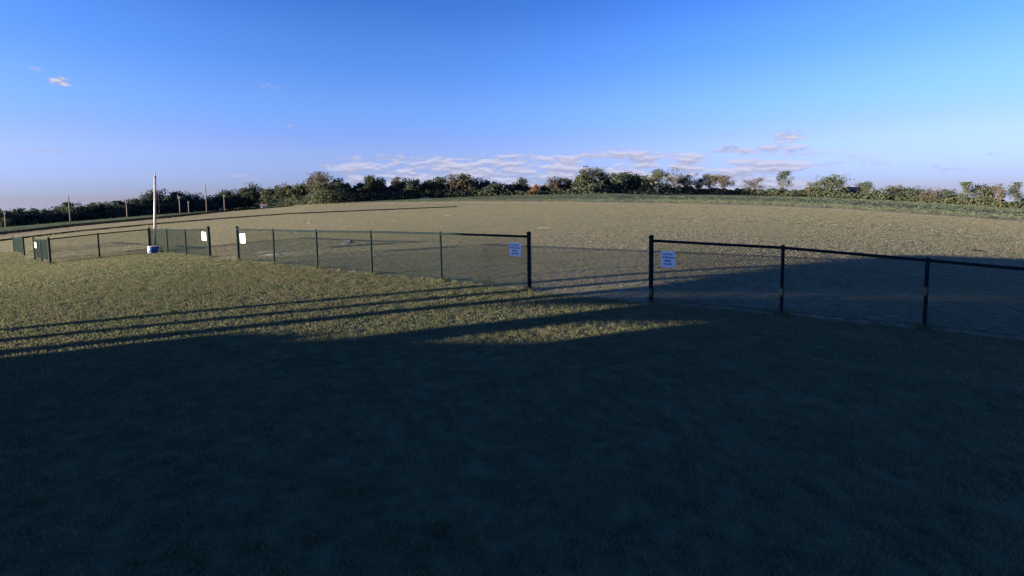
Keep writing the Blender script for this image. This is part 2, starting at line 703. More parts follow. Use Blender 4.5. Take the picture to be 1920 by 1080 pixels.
wall_panel(.45, 2.6, -.6, 2.12, 'low_wall')
wall_panel(2.61, 7.15, -.6, 2.04, 'low_wall')
wall_panel(3.45, 5.05, 2.05, 3.0, 'shadow_side_board')  # board added to cast the dark strip above the lit island
wall_panel(.3, 3.44, 2.7, 3.0, 'shadow_header_board')  # header boards added so their shadow ends the lit band and island
wall_panel(5.06, 7.15, 2.35, 3.0, 'shadow_header_board')
wall_panel(7.16, 16.6, -.6, 3.0, 'back_wall')

club = empty('shade_clubhouse', (2.0, -4.0, 0.0))  # unseen building added to block sun and sky over the near lawn
tag(club, 'low clubhouse with pale siding added out of view to darken the near lawn', 'shade_clubhouse')
MB().box((-11.5, -6.0, -.8), (1.6, -.45, 2.8)).build('wall', M_SIDING, club)
MB().prism([(-12.1, -6.6, 2.76), (-12.1, .35, 2.76), (-12.1, -3.1, 3.7)], (14.3, 0, 0)).build('roof', M_ROOF, club)
MB().box((-8.4, -.449, -.1), (-7.4, -.40, 2.05)).build('door', M_WOOD, club)
for x in (-10.6, -6.0, -2.5):
    w_ = MB().box((x, -.449, 1.0), (x + 1.4, -.40, 2.1)).build('window', M_SIDING, club)
    MB().box((x + .07, -.399, 1.07), (x + 1.33, -.394, 2.03)).build('pane', M_DARKGLASS, w_)

# ------------------------------------------------------------------ chain link fence
M_VINYL = noisy('dark_green_vinyl', (.005, .013, .016), (.008, .020, .022), 6.0, .7, .06)
M_WIRE = noisy('green_coated_wire', (.007, .022, .020), (.011, .030, .027), 8.0, .7, .05)
PITCH_W = .073


def fence_mesh(P, Q, hp, hq, parent, rad=.0036, lift=.06):
    P, Q = np.array(P), np.array(Q)
    L = hypot(Q[0] - P[0], Q[1] - P[1])
    Hm = .5 * (hp + hq) - lift - .02
    dirv = np.array([Q[0] - P[0], Q[1] - P[1], 0]) / L
    nrm = np.array([-dirv[1], dirv[0], 0])

    def wp(u, w, off):
        f = u / L
        zb = (P[2] * (1 - f) + Q[2] * f) + lift
        zt_ = (P[2] + hp) * (1 - f) + (Q[2] + hq) * f - .02
        p = P + (Q - P) * f
        return np.array([p[0], p[1], zb + (zt_ - zb) * w / Hm]) + nrm * off
    mb_ = MB()
    for sgn in (1, -1):
        k0 = -int(Hm / PITCH_W) - 1 if sgn > 0 else 0
        k1 = int(L / PITCH_W) + 1 if sgn > 0 else int((L + Hm) / PITCH_W) + 1
        for k in range(k0, k1 + 1):
            c0 = k * PITCH_W + .02
            # sgn>0: u = c0 + w ; sgn<0: u = c0 - w
            if sgn > 0:
                wa, wb = max(0, -c0), min(Hm, L - c0)
                ua, ub = c0 + wa, c0 + wb
            else:
                wa, wb = max(0, c0 - L), min(Hm, c0)
                ua, ub = c0 - wa, c0 - wb
            if wb - wa < .01:
                continue
            mb_.tube([wp(ua, wa, sgn * .002), wp(ub, wb, sgn * .002)], rad, 3, cap=False)
    o = mb_.build('chain_link_mesh', M_WIRE, parent)
    o['kind'] = 'stuff'
    return o


def fence(name, label, pts, group=None, rad_line=.034, rad_term=.052, mesh=True, rail_r=.031, lift=.06):
    """pts: (px, py, rail height, is_terminal)"""
    G = [hit(q[0], q[1]) for q in pts]
    root = empty(name, tuple(G[0]))
    tag(root, label, 'fence', group)
    for (px, py, h, term), P in zip(pts, G):
        r = rad_term if term else rad_line
        hh = h + .09 if term else h + .02
        m_ = MB().tube([P + [0, 0, -.2], P + [0, 0, hh]], r, 12)
        po = m_.build('post', M_VINYL, root, smooth=False)
        top_ = P + [0, 0, hh]
        c = MB().tube([top_ + [0, 0, -.025], top_ + [0, 0, .012], top_ + [0, 0, .032], top_ + [0, 0, .045]], [r * 1.16, r * 1.16, r * .8, r * .25], 12)
        c.build('cap', M_VINYL, po, smooth=True)
        if term:
            for zz in (.25, .55, .85, 1.15):
                MB().tube([P + [0, 0, zz], P + [0, 0, zz + .03]], r * 1.12, 12).build('tension_band', M_VINYL, po)
    for i in range(len(G) - 1):
        P, Q = G[i], G[i + 1]
        hp, hq = pts[i][2], pts[i + 1][2]
        MB().tube([P + [0, 0, hp], Q + [0, 0, hq]], rail_r, 10).build('top_rail', M_VINYL, root)
        if mesh:
            fence_mesh(P, Q, hp, hq, root, lift=lift)
            MB().tube([P + [0, 0, lift + .015], Q + [0, 0, lift + .015]], .004, 4).build('tension_wire', M_WIRE, root)
    return root, G


FG = 'sections of the green chain link fence'
fA, GA = fence('chain_link_fence', 'long green chain link fence with six posts between the two walkway gaps',
               [(448, 489, 1.39, True), (515, 495, 1.36, False), (596, 504, 1.37, False), (698, 515, 1.41, False), (828, 527.5, 1.42, False), (993, 545, 1.43, True)], FG)
fB, GB = fence('chain_link_fence', 'chain link fence from the white pole to the gap with two white signs',
               [(283, 472, 1.55, True), (315, 474.5, 1.47, False), (350, 478, 1.38, False), (394, 482.5, 1.40, True)], FG, rad_term=.06, rad_line=.045, rail_r=.036)
fC, GC = fence('chain_link_fence', 'dark chain link fence half in shadow on the right of the frame',
               [(1220.5, 568, 1.44, True), (1465, 590, 1.42, False), (1733, 617, 1.37, False), (2030, 650, 1.36, False)], FG)
fD, GD = fence('chain_link_fence', 'chain link fence run turning the corner left of the white pole',
               [(95, 495, 1.52, True), (187, 484, 1.56, False), (281, 472.5, 1.55, False)], FG, rad_term=.06, rad_line=.045, rail_r=.036)
fE, GE = fence('chain_link_fence', 'short chain link end panel with a small white sign far left',
               [(66, 488, 1.52, True), (79, 491.5, 1.5, False), (93.5, 494.8, 1.52, False)], FG, rad_term=.06, rad_line=.045, rail_r=.036, lift=.22)
fH, GH = fence('chain_link_fence', 'leftmost short chain link panel standing alone by the frame edge',
               [(27, 473, 1.44, True), (46, 480, 1.5, True)], FG, rad_term=.06, rad_line=.05, rail_r=.036, lift=.2)

# ------------------------------------------------------------------ signs
M_SIGN = noisy('white_sign_board', (.86, .86, .87), (.92, .92, .92), 5.0, .45, .4)
M_INK = noisy('navy_ink', (.012, .014, .05), (.018, .02, .06), 9.0, .6, .3)


def text_mesh(lines, W, H):
    """flat lettering mesh, local x right, y up, centred"""
    verts, faces = [], []
    for txt, yc, w in lines:
        cu = bpy.data.curves.new('lettering', 'FONT')
        cu.body = txt
        cu.align_x = 'CENTER'
        cu.align_y = 'CENTER'
        cu.size = 1.0
        cu.offset = 0.03
        cu.resolution_u = 2
        to = bpy.data.objects.new('lettering', cu)
        C.objects.link(to)
        bpy.context.view_layer.update()
        dg = bpy.context.evaluated_depsgraph_get()
        me_ = bpy.data.meshes.new_from_object(to.evaluated_get(dg))
        vv_ = np.array([v.co[:] for v in me_.vertices])
        x0, x1 = vv_[:, 0].min(), vv_[:, 0].max()
        y0, y1 = vv_[:, 1].min(), vv_[:, 1].max()
        n = len(verts)
        for p in vv_:
            verts.append(((p[0] - (x0 + x1) / 2) / (x1 - x0) * w * W, yc * H + (p[1] - (y0 + y1) / 2) / (y1 - y0) * .135 * H))
        faces += [tuple(i + n for i in q.vertices) for q in me_.polygons]
        bpy.data.objects.remove(to, do_unlink=True)
        bpy.data.curves.remove(cu)
        bpy.data.meshes.remove(me_)
    return verts, faces


LINES = [('PILOTS ONLY', .31, .70), ('NO SPECTATORS', .105, .88), ('BEYOND', -.105, .46), ('THIS POINT', -.31, .68)]


def sign(P, Q, px, py, wpx, hpx, label, text=True, group=None, tilt=0.0):
    """board hung on the camera side of the fence bay P-Q"""
    P, Q = np.array(P), np.array(Q)
    d = np.array([Q[0] - P[0], Q[1] - P[1], 0])
    L = np.linalg.norm(d)
    d /= L
    nrm = np.array([d[1], -d[0], 0])
    if nrm[0] * (0 - P[0]) + nrm[1] * (0 - P[1]) < 0:
        nrm = -nrm
    r = ray(px, py)
    nn = np.array([d[1], -d[0]])
    base = P[:2] + nrm[:2] * .05
    t = (nn @ base) / (nn @ r[:2])
    c = r * t + [0, 0, CH]
    dep = depth(c)
    H = hpx * dep / F
    # board width so that its projected width fits
    e = np.array(proj(c + d * .5)) - np.array(proj(c - d * .5))
    W = wpx / abs(e[0])
    root = empty('fence_sign', tuple(c))
    tag(root, label, 'sign', group)
    rot = Matrix((Vector(d if np.cross(d, [0, 0, 1]) @ nrm > 0 else -d), Vector((0, 0, 1)), Vector(nrm))).transposed()
    rot = rot @ Matrix.Rotation(tilt, 3, 'Z')
    bm = bmesh.new()
    rr = .012
    pts_ = []
    for (sx_, sy_) in ((1, 1), (-1, 1), (-1, -1), (1, -1)):
        a0 = atan2(sy_, sx_) - pi / 4
        for k in range(4):
            th = a0 + k * (pi / 2) / 3
            pts_.append((sx_ * (W / 2 - rr) + rr * cos(th), sy_ * (H / 2 - rr) + rr * sin(th)))
    n = len(pts_)
    mv = [(x, y, 0) for x, y in pts_] + [(x, y, .006) for x, y in pts_]
    mf = [tuple(range(n - 1, -1, -1)), tuple(range(n, 2 * n))] + [(i, (i + 1) % n, n + (i + 1) % n, n + i) for i in range(n)]

    def mk(name, mv_, mf_, mat):
        me_ = bpy.data.meshes.new(name)
        me_.from_pydata([tuple(rot @ Vector(v)) for v in mv_], [], mf_)
        me_.materials.append(mat)
        o = bpy.data.objects.new(name, me_)
        C.objects.link(o)
        o.parent = root
        return o
    mk('board', mv, mf, M_SIGN)
    if text:
        for ln in LINES:
            tv, tf = text_mesh([ln], W, H)
            mk('lettering', [(x, y, .0085) for x, y in tv], tf, M_INK)
    for sx_ in (-1, 1):
        for sy_ in (-1, 1):
            x, y = sx_ * (W / 2 - .025), sy_ * (H / 2 - .02)
            mk('cable_tie', [(x - .006, y - .012, -.03), (x + .006, y - .012, -.03), (x + .006, y + .012, -.03), (x - .006, y + .012, -.03),
                             (x - .006, y - .012, .0095), (x + .006, y - .012, .0095), (x + .006, y + .012, .0095), (x - .006, y + .012, .0095)],
               [(0, 3, 2, 1), (4, 5, 6, 7), (0, 1, 5, 4), (1, 2, 6, 5), (2, 3, 7, 6), (3, 0, 4, 7)], M_VINYL)
    return root


SG = 'white notice boards on the fence'
sign(GA[4], GA[5], 966, 467.5, 21, 26, 'white sign with four lines of text at the fence end left of the gap', True, SG, radians(-1.5))
sign(GC[0], GC[1], 1252, 486, 26, 30, 'white sign with four lines of text on the shaded right fence', True, SG, radians(-1))
sign(GB[2], GB[3], 382.5, 443, 8, 16, 'sunlit blank white sign left of the narrow walkway gap', False, SG)
sign(GA[0], GA[1], 455, 447, 9.5, 18, 'sunlit blank white sign right of the narrow walkway gap', False, SG)
sign(GE[0], GE[1], 66.5, 459.5, 3.5, 10.5, 'tiny white sign on the short end panel far left', False, SG)

# ------------------------------------------------------------------ white pole, barrel, canister
M_WHITE = noisy('white_paint', (.40, .355, .33), (.50, .45, .42), 4.0, .45, .4)
M_BLUE = noisy('blue_plastic', (.012, .06, .2), (.018, .085, .26), 4.0, .45, .4)
M_BLACK = noisy('black_metal', (.012, .012, .014), (.02, .02, .022), 4.0, .5, .4)
PB = hit(290, 472)
hp_ = height_to(PB, 333)
root = empty('white_pole', tuple(PB))
tag(root, 'tall white pole with a dark tip standing by the fence corner', 'pole')
dep = depth(PB)
lean = (290.5 - proj(PB + [0, 0, hp_])[0]) * dep / F
TP = PB + [lean, 0, hp_]
MB().tube([PB + [0, 0, -.2], PB * .5 + TP * .5, TP], [.068, .066, .06], 14).build('shaft', M_WHITE, root, smooth=True)
MB().tube([TP, TP + [0, 0, .05], TP + [0, 0, .09]], [.08, .08, .04], 12).build('cap', M_BLACK, root)
MB().tube([TP + [0, 0, .08], TP + [0.02, 0, .3]], .03, 8).build('swivel', M_BLACK, root)
mb = MB()
mb.tube([TP + [.12, 0, -.5], TP + [.14, 0, -2.2], PB + [.14, 0, 1.2]], .008, 5)
mb.build('halyard', M_BLACK, root)
MB().tube([PB * .75 + TP * .25 + [.07, -.1, 0], PB * .75 + TP * .25 + [.16, -.12, .02]], .03, 6).build('cleat', M_BLACK, root)

BP = hit(292, 474.5)
root = empty('barrel', tuple(BP))
tag(root, 'blue plastic half barrel with white rim at the foot of the pole', 'barrel')
BP = BP + [.05, -.25, 0]
BP[2] = z1(BP[0], BP[1])
s_ = depth(BP) / F
bw, bh = 16 * s_ * .5, 15 * s_
mb = MB()
mb.tube([BP + [0, 0, -.02], BP + [0, 0, .05], BP + [0, 0, bh * .45], BP + [0, 0, bh * .5], BP + [0, 0, bh * .55], BP + [0, 0, bh * .85]], [bw * .82, bw * .86, bw * .95, bw, bw * .96, bw], 20)
mb.build('drum', M_BLUE, root, smooth=True)
MB().tube([BP + [0, 0, bh * .82], BP + [0, 0, bh * .86], BP + [0, 0, bh * .93], BP + [0, 0, bh * .95]], [bw * 1.03, bw * 1.06, bw * 1.06, bw * .9], 20).build('rim', M_WHITE, root)
for sgn in (-1, 1):
    MB().tube([BP + [sgn * bw * .9, -.1, bh * .65], BP + [sgn * bw * 1.15, -.1, bh * .72], BP + [sgn * bw * 1.15, .1, bh * .72], BP + [sgn * bw * .9, .1, bh * .65]], .02, 6).build('handle', M_BLACK, root)

JP = hit(280.5, 475)
s_ = depth(JP) / F
jw, jh = 5.5 * s_, 13 * s_
root = empty('canister', tuple(JP))
tag(root, 'upright white plastic canister beside the blue barrel', 'canister')
mb = MB()
prof = [(.9, -.02), (1.0, .04), (1.0, .72), (.85, .8), (.45, .88)]
mb.tube([JP + [0, 0, jh * z_] for _, z_ in prof], [jw * .5 * k_ for k_, _ in prof], 12)
mb.build('body', M_WHITE, root, smooth=True)
MB().tube([JP + [0, 0, jh * .86], JP + [0, 0, jh * .97]], jw * .22, 10).build('screw_cap', M_BLACK, root)
MB().tube([JP + [jw * .2, -.02, jh * .82], JP + [jw * .3, -.05, jh * .98], JP + [-jw * .05, -.05, jh * .99]], .025, 6).build('handle', M_WHITE, root)

# ------------------------------------------------------------------ utility poles on the left
M_POLE = noisy('weathered_pole', (.13, .11, .095), (.20, .175, .15), 2.0, .85, .2)
M_INSUL = noisy('insulator_glaze', (.25, .25, .26), (.32, .32, .33), 3.0, .3, .5)
UP = [(11, 425, 397, 236, 'utility pole nearest the left edge of the frame, in front of dark trees'),
      (132, 413, 368, 232, 'tall utility pole rising above the trees between left edge and white pole'),
      (238.5, 402, 376, 228, 'short pale utility pole just left of the white pole'),
      (337.5, 394, 368, 226, 'pale utility pole first right of the white pole'),
      (354, 392, 377, 240, 'lowest stub utility pole, second right of the white pole'),
      (387.5, 389, 347, 226, 'tall thin utility pole standing above the trees right of the white pole'),
      (421, 387, 365, 222, 'pale utility pole fourth right of the white pole')]
for (px, by, ty, r, lab) in UP:
    P = at(px, by, r)
    h = height_to(P, ty)
    root = empty('utility_pole', tuple(P))
    tag(root, lab, 'utility pole', 'utility poles along the road')
    MB().tube([P + [0, 0, -.4], P + [0, 0, h]], [.22, .15], 8).build('shaft', M_POLE, root, smooth=True)
    if h > 2.5:
        al = min(1.0, h / 9.0)
        arm = MB().tube([P + [-.75 * al, .2 * al, h - .6], P + [.75 * al, -.2 * al, h - .6]], .06, 4).build('crossarm', M_POLE, root)
        for f_ in (-.9, -.35, .35, .9):
            q = P + [.75 * al * f_, -.2 * al * f_, h - .545]
            MB().tube([q, q + [0, 0, .25]], [.07, .04], 6).build('insulator', M_INSUL, arm)

# ------------------------------------------------------------------ far buildings
M_REDROOF = noisy('red_shingle', (.30, .17, .15), (.36, .22, .2), 2.0, .8, .2)
M_WALLW = noisy('white_cladding', (.72, .72, .72), (.8, .8, .8), 1.0, .7, .3)
M_WALLG = noisy('grey_cladding', (.30, .30, .32), (.36, .36, .38), 1.0, .7, .3)
M_BLUEROOF = noisy('blue_grey_roof', (.02, .022, .05), (.03, .032, .065), 1.0, .7, .3)


def shed(name, label, px, by, r, w, dpt, hw, hr, mw, mr, cat='shed', rot=0.0):
    P = at(px, by, r)
    root = empty(name, tuple(P))
    tag(root, label, cat)
    ca, sa = cos(rot), sin(rot)

    def T(x, y, z):
        return P + [x * ca - y * sa, x * sa + y * ca, z]
    w2, d2 = w / 2, dpt / 2
    MB().prism([T(-w2, -d2, -.5), T(w2, -d2, -.5), T(w2, d2, -.5), T(-w2, d2, -.5)], (0, 0, hw + .5)).build('wall', mw, root)
    o_ = .3
    ro = MB().add([T(-w2 - o_, -d2 - o_, hw + .003), T(w2 + o_, -d2 - o_, hw + .003), T(w2 + o_, d2 + o_, hw + .003), T(-w2 - o_, d2 + o_, hw + .003),
                   T(-w2 - o_, 0, hw + hr), T(w2 + o_, 0, hw + hr)],
                  [(0, 3, 2, 1), (0, 1, 5, 4), (2, 3, 4, 5), (0, 4, 3), (1, 2, 5)]).build('roof', mr, root)
    MB().prism([T(-.5, -d2 - .003, 0), T(.5, -d2 - .003, 0), T(.5, -d2 - .003, min(2.1, hw * .85)), T(-.5, -d2 - .003, min(2.1, hw * .85))], (0, -.05, 0)).build('door', M_POLE, root)
    for x in (-w2 * .6, w2 * .6):
        MB().prism([T(x - .5, -d2 - .003, 1.0), T(x + .5, -d2 - .003, 1.0), T(x + .5, -d2 - .003, min(1.9, hw * .85)), T(x - .5, -d2 - .003, min(1.9, hw * .85))],
                   (0, -.05, 0)).build('window', M_DARKGLASS, root)
    return root


shed('farm_shed', 'small white shed with red roof below the trees right of the utility poles', 495, 382, 232, 2.2, 2.6, 1.1, .6, M_WALLW, M_REDROOF, rot=.3)
shed('farm_shed', 'low white shed at the foot of the trees left of centre', 797, 372.5, 188, 3.0, 2.5, .5, .2, M_WALLW, M_WALLW, rot=.1)
shed('farm_house', 'low house with blue roof and pale wall among the trees on the right', 1601, 371, 309, 8.5, 6, 2.6, 3.8, M_WALLG, M_BLUEROOF, 'house', rot=-.9)

# ------------------------------------------------------------------ trees
BASE = [(-40, 431), (0, 428), (250, 407), (560, 386), (800, 373), (1000, 366.5), (1200, 364), (1400, 367), (1560, 371), (1750, 380), (1920, 394), (1960, 398)]
BX, BY = [q[0] for q in BASE], [q[1] for q in BASE]
M_BARK = noisy('bark', (.055, .045, .038), (.09, .075, .06), 1.0, .9, .1)
LEAF = {
    'dark': leaf_material('dark_leaves', ((0.054, 0.075, 0.060), (0.073, 0.091, 0.065), (0.037, 0.050, 0.048)), .12, .3, .7),  # tone lifted to paint a slight haze into the far trees
    'green': leaf_material('green_leaves', ((0.068, 0.088, 0.057), (0.085, 0.102, 0.065), (0.041, 0.054, 0.043)), .12, .25, .7),
    'olive': leaf_material('olive_leaves', ((0.078, 0.096, 0.057), (0.093, 0.105, 0.065), (0.041, 0.052, 0.037)), .12, .3, .7),
    'brown': leaf_material('budding_leaves', ((0.098, 0.091, 0.062), (0.120, 0.113, 0.075), (0.056, 0.054, 0.040)), .12, .3, .7),
    'red': leaf_material('reddish_leaves', ((0.159, 0.101, 0.069), (0.183, 0.121, 0.081), (0.085, 0.060, 0.044)), .15, .3, .7),
    'white': leaf_material('white_blossom', ((0.366, 0.348, 0.300), (0.439, 0.415, 0.362), (0.195, 0.188, 0.163)), .2, .3, .7),
}


def leaf_quads(rng, cen, size):
    n = len(cen)
    a = rng.normal(size=(n, 3))
    a /= np.linalg.norm(a, axis=1, keepdims=True)
    b = rng.normal(size=(n, 3))
    b -= (a * b).sum(1, keepdims=True) * a
    b /= np.linalg.norm(b, axis=1, keepdims=True)
    s = (size * rng.uniform(.55, 1.35, n))[:, None]
    a, b = a * s * .62, b * s * .42
    return np.stack([cen - a * .9 - b * .2, cen + b, cen + a, cen - b], 1)


def make_tree(px, ty, wpx, kind, mat, label, seed, dr=0.0):
    rng = np.random.default_rng(seed)
    by = float(np.interp(px, BX, BY))
    d = ray(px, by)
    r = float(tree_dist(d[0] / hypot(d[0], d[1]))) + dr
    P = at(px, by, r)
    H = max(3.0, height_to(P, ty))
    dep_ = depth(P)
    W = wpx * dep_ / F
    root = empty('tree', tuple(P))
    tag(root, label, 'tree', 'trees of the far tree line')
    wood = MB()
    lean_ = rng.normal(0, .03, 2)
    tz = H * (.62 if kind != 'upright' else .8)
    r0 = .018 * H + .06
    tp = [P + [0, 0, -.4], P + [lean_[0] * H * .4, lean_[1] * H * .4, tz * .45], P + [lean_[0] * H, lean_[1] * H, tz]]
    wood.tube(tp, [r0, r0 * .72, r0 * .35], 7)
    ends = []
    nl = {'full': 9, 'open': 13, 'bare': 17, 'upright': 12, 'low': 8}[kind]
    lowk = {'full': .18, 'open': .25, 'bare': .22, 'upright': .2, 'low': .08}[kind]
    for i in range(nl):
        f = rng.uniform(lowk, .95)
        s0 = P + [lean_[0] * H * f, lean_[1] * H * f, tz * f]
        th = rng.uniform(0, 2 * pi)
        zt_ = min(H * .97, tz * f + H * rng.uniform(.18, .42))
        zf = zt_ / H
        wr = W * .5 * sqrt(max(.06, 1 - ((zf - .58) / .48) ** 2)) * rng.uniform(.55, .95)
        if kind == 'upright':
            wr *= .8
        e = P + [cos(th) * wr + lean_[0] * H, sin(th) * wr + lean_[1] * H, zt_]
        mid = s0 * .5 + e * .5 + [0, 0, -H * .03]
        lr = r0 * .42 * (1 - f * .5)
        wood.tube([s0, mid, e], [lr, lr * .6, .03], 5, cap=False)
        ends.append(e)
        for j in range({'full': 2, 'open': 5, 'bare': 8, 'upright': 5, 'low': 2}[kind]):
            g = rng.uniform(.3, .95)
            q = s0 * (1 - g) + e * g
            e2 = q + np.array([rng.normal(0, .12) * W, rng.normal(0, .12) * W, H * rng.uniform(.05, .2)])
            e2[2] = min(e2[2], P[2] + H * rng.uniform(.9, 1.03))
            wood.tube([q, q * .5 + e2 * .5 + rng.normal(0, .1, 3), e2], [.075, .055, .03], 4, cap=False)
            ends.append(e2)
    # one leader to the very top
    topp = P + [lean_[0] * H * 1.1 + rng.normal(0, .05) * W, lean_[1] * H, H]
    wood.tube([tp[2], topp], [r0 * .3, .035], 5, cap=False)
    ends.append(topp * .8 + tp[2] * .2)
    wood.build('trunk', M_BARK, root)
    ends = np.array(ends)
    nq = {'full': 2300, 'open': 1600, 'bare': 560, 'upright': 1300, 'low': 1300}[kind]
    nq = int(nq * np.clip(W * H / 90.0, .35, 1.6))
    if kind in ('full', 'low'):
        # clumps through the whole crown volume, a ragged outline, gaps between clumps
        K = int(np.clip(W * H / 5.0, 10, 34))
        cc = []
        while len(cc) < K:
            u_ = rng.uniform(-1, 1, 3)
            if u_ @ u_ > 1:
                continue
            z_ = .50 + .46 * u_[2] if kind == 'full' else .48 + .46 * u_[2]
            taper = 1.0 - .35 * max(0, u_[2])
            cc.append(P + [u_[0] * W * .47 * taper, u_[1] * W * .47 * taper, H * z_])
        cc = np.array(cc)
        cen = np.concatenate([cc[rng.integers(0, K, int(nq * .85))], ends[rng.integers(0, len(ends), nq - int(nq * .85))]])
        cen = cen + rng.normal(0, 1, cen.shape) * np.array([W * .09, W * .09, H * .055])
    else:
        cen = ends[rng.integers(0, len(ends), nq)]
        cen = cen + rng.normal(0, 1, cen.shape) * np.array([W * .07, W * .07, H * .05])
    cen[:, 2] = np.clip(cen[:, 2], P[2] + .2, P[2] + H * 1.01)
    size = np.full(len(cen), .62 if kind in ('full', 'low') else .46)
    MB().quads(leaf_quads(rng, cen, size)).build('crown', LEAF[mat], root)
    return root


TREES = [
    (16, 393, 46, 'full', 'dark', 'dark rounded tree at the extreme left edge behind a utility pole'),
    (44, 389, 40, 'full', 'dark', 'dark bushy tree between the first and second utility poles, left one'),
    (98, 387, 48, 'full', 'dark', 'broad dark tree just left of the tall second utility pole'),
    (135, 379, 36, 'full', 'dark', 'dark tree right behind the tall second utility pole'),
    (166, 382, 44, 'full', 'dark', 'dark flat topped tree right of the second utility pole'),
    (197, 378, 44, 'full', 'dark', 'dark tree midway between second and third utility poles'),
    (227, 377, 40, 'full', 'dark', 'dark tree behind the short third utility pole'),
    (251, 372, 26, 'open', 'dark', 'small ragged tree between third utility pole and white pole'),
    (292, 355, 42, 'full', 'dark', 'tall dark tree standing directly behind the white pole'),
    (321, 367, 32, 'full', 'dark', 'lower dark tree between white pole and the pale fourth utility pole'),
    (338, 358, 34, 'full', 'dark', 'domed dark tree behind the pale fourth utility pole'),
    (366, 362, 28, 'open', 'dark', 'thin crowned tree left of the tall thin utility pole'),
    (385, 367, 34, 'full', 'dark', 'low domed tree behind the tall thin utility pole'),
    (411, 360, 22, 'open', 'dark', 'narrow open tree left beside the last utility pole'),
    (437, 354, 42, 'full', 'green', 'broad grey green tree right of the last utility pole'),
    (459, 353, 30, 'full', 'dark', 'dark tree between broad grey green tree and round topped tree'),
    (477, 343, 36, 'full', 'green', 'round topped tree rising above the small red roofed shed'),
    (509, 351, 40, 'full', 'green', 'tree of even height right of the red roofed shed'),
    (537, 342, 36, 'full', 'olive', 'olive tree with a peaked top left of the big twiggy tree'),
    (562, 346, 34, 'full', 'olive', 'leafy tree touching the left side of the big twiggy tree'),
    (600, 322, 62, 'open', 'brown', 'big spreading tree with twiggy budding top left of centre'),
    (605, 342, 66, 'low', 'olive', 'leafy olive shrub tree in front of the big twiggy tree'),
    (641, 335, 30, 'open', 'green', 'smaller open tree at the right shoulder of the big twiggy tree'),
    (672, 344, 42, 'full', 'dark', 'low dark tree in the dip right of the big twiggy tree'),
    (696, 330, 36, 'full', 'olive', 'dense upright tree with square top left of centre'),
    (718, 334, 22, 'open', 'green', 'slim tree right beside the dense square topped tree'),
    (747, 333, 32, 'open', 'brown', 'open budding tree with one raised left branch above the low white shed, left'),
    (773, 335, 38, 'full', 'dark', 'rounded tree directly left of the low white shed'),
    (804, 338, 40, 'full', 'olive', 'olive green tree directly behind the low white shed'),
    (827, 332, 40, 'full', 'olive', 'sunlit olive tree just right of the low white shed'),
    (851, 327, 30, 'bare', 'brown', 'almost bare twiggy tree between two fuller trees near centre'),
    (873, 326, 44, 'full', 'brown', 'tall brownish tree with frayed top left of the frame centre'),
    (896, 331, 26, 'full', 'dark', 'dark tree sloping down to the right near frame centre'),
    (926, 344, 46, 'full', 'dark', 'long low dark tree in the dip at frame centre'),
    (955, 345, 30, 'open', 'brown', 'low budding tree just left of the dark egg shaped tree'),
    (977, 332, 34, 'full', 'dark', 'dark egg shaped tree at the frame centre'),
    (1002, 346, 30, 'low', 'red', 'low orange red shrub tree right of the dark egg shaped tree'),
    (1037, 331, 28, 'bare', 'brown', 'thin twiggy tree right of the orange red shrub tree'),
    (1056, 333, 38, 'full', 'green', 'rounded grey green tree left of the tall olive crowned tree'),
    (1096, 318, 42, 'full', 'olive', 'tall olive crowned tree, left of the highest pair'),
    (1120, 312, 40, 'open', 'green', 'highest tree of the tree line, right of the highest pair'),
    (1108, 338, 56, 'low', 'dark', 'dark undergrowth tree below the highest pair of trees'),
    (1153, 324, 40, 'full', 'dark', 'dark dense tree right of the highest tree'),
    (1177, 320, 52, 'full', 'dark', 'wide dark dome shaped tree with a smooth top right of centre'),
    (1206, 329, 28, 'open', 'olive', 'open tree at the right foot of the wide dark dome'),
    (1237, 318, 46, 'full', 'olive', 'spreading leafing tree behind the pale blossom tree'),
    (1228, 338, 16, 'low', 'white', 'small tree with pale blossom on the right half'),
    (1265, 314, 42, 'bare', 'brown', 'tall twiggy tree right of the pale blossom tree'),
    (1288, 326, 30, 'open', 'olive', 'half open tree descending right from the tall twiggy tree'),
    (1307, 335, 22, 'open', 'olive', 'small open tree left of the twin feathery trees'),
    (1328, 326, 28, 'open', 'green', 'left one of the twin feathery trees above the hedge'),
    (1354, 328, 42, 'open', 'brown', 'right one of the twin feathery trees above the hedge'),
    (1416, 333, 40, 'bare', 'brown', 'wispy fan shaped tree alone above the low hedge'),
    (1468, 322, 28, 'upright', 'green', 'lone upright leafy tree standing tallest above the low hedge'),
    (1517, 341, 10, 'bare', 'brown', 'thin dead snag above the low hedge'),
    (1556, 328, 54, 'full', 'green', 'broad rounded tree left of the blue roofed house'),
    (1621, 341, 26, 'open', 'olive', 'small tree directly right of the blue roofed house'),
    (1648, 353, 34, 'full', 'green', 'low round bush tree, second right of the blue roofed house'),
    (1677, 347, 28, 'open', 'olive', 'olive tree leaning on the left side of the blue green dome'),
    (1706, 350, 54, 'full', 'dark', 'wide dark dome shaped tree on the far right half'),
    (1745, 351, 38, 'bare', 'brown', 'bare curved branched tree right of the far right dome'),
    (1771, 355, 34, 'open', 'green', 'low tree in the dip before the last tall group'),
    (1796, 363, 32, 'full', 'green', 'lowest bush tree left of the last tall group'),
    (1812, 342, 24, 'upright', 'green', 'leftmost tall tree of the last group on the right'),
    (1834, 345, 26, 'full', 'olive', 'second tall tree of the last group on the right'),
    (1851, 349, 24, 'open', 'brown', 'third tree of the last group on the right'),
    (1876, 345, 24, 'bare', 'brown', 'bare tree beside the gap near the right edge'),
    (1901, 343, 24, 'upright', 'dark', 'dark lone tree leaning near the right edge of the frame'),
    (1924, 366, 30, 'full', 'green', 'bush tree cut by the right edge of the frame'),
]
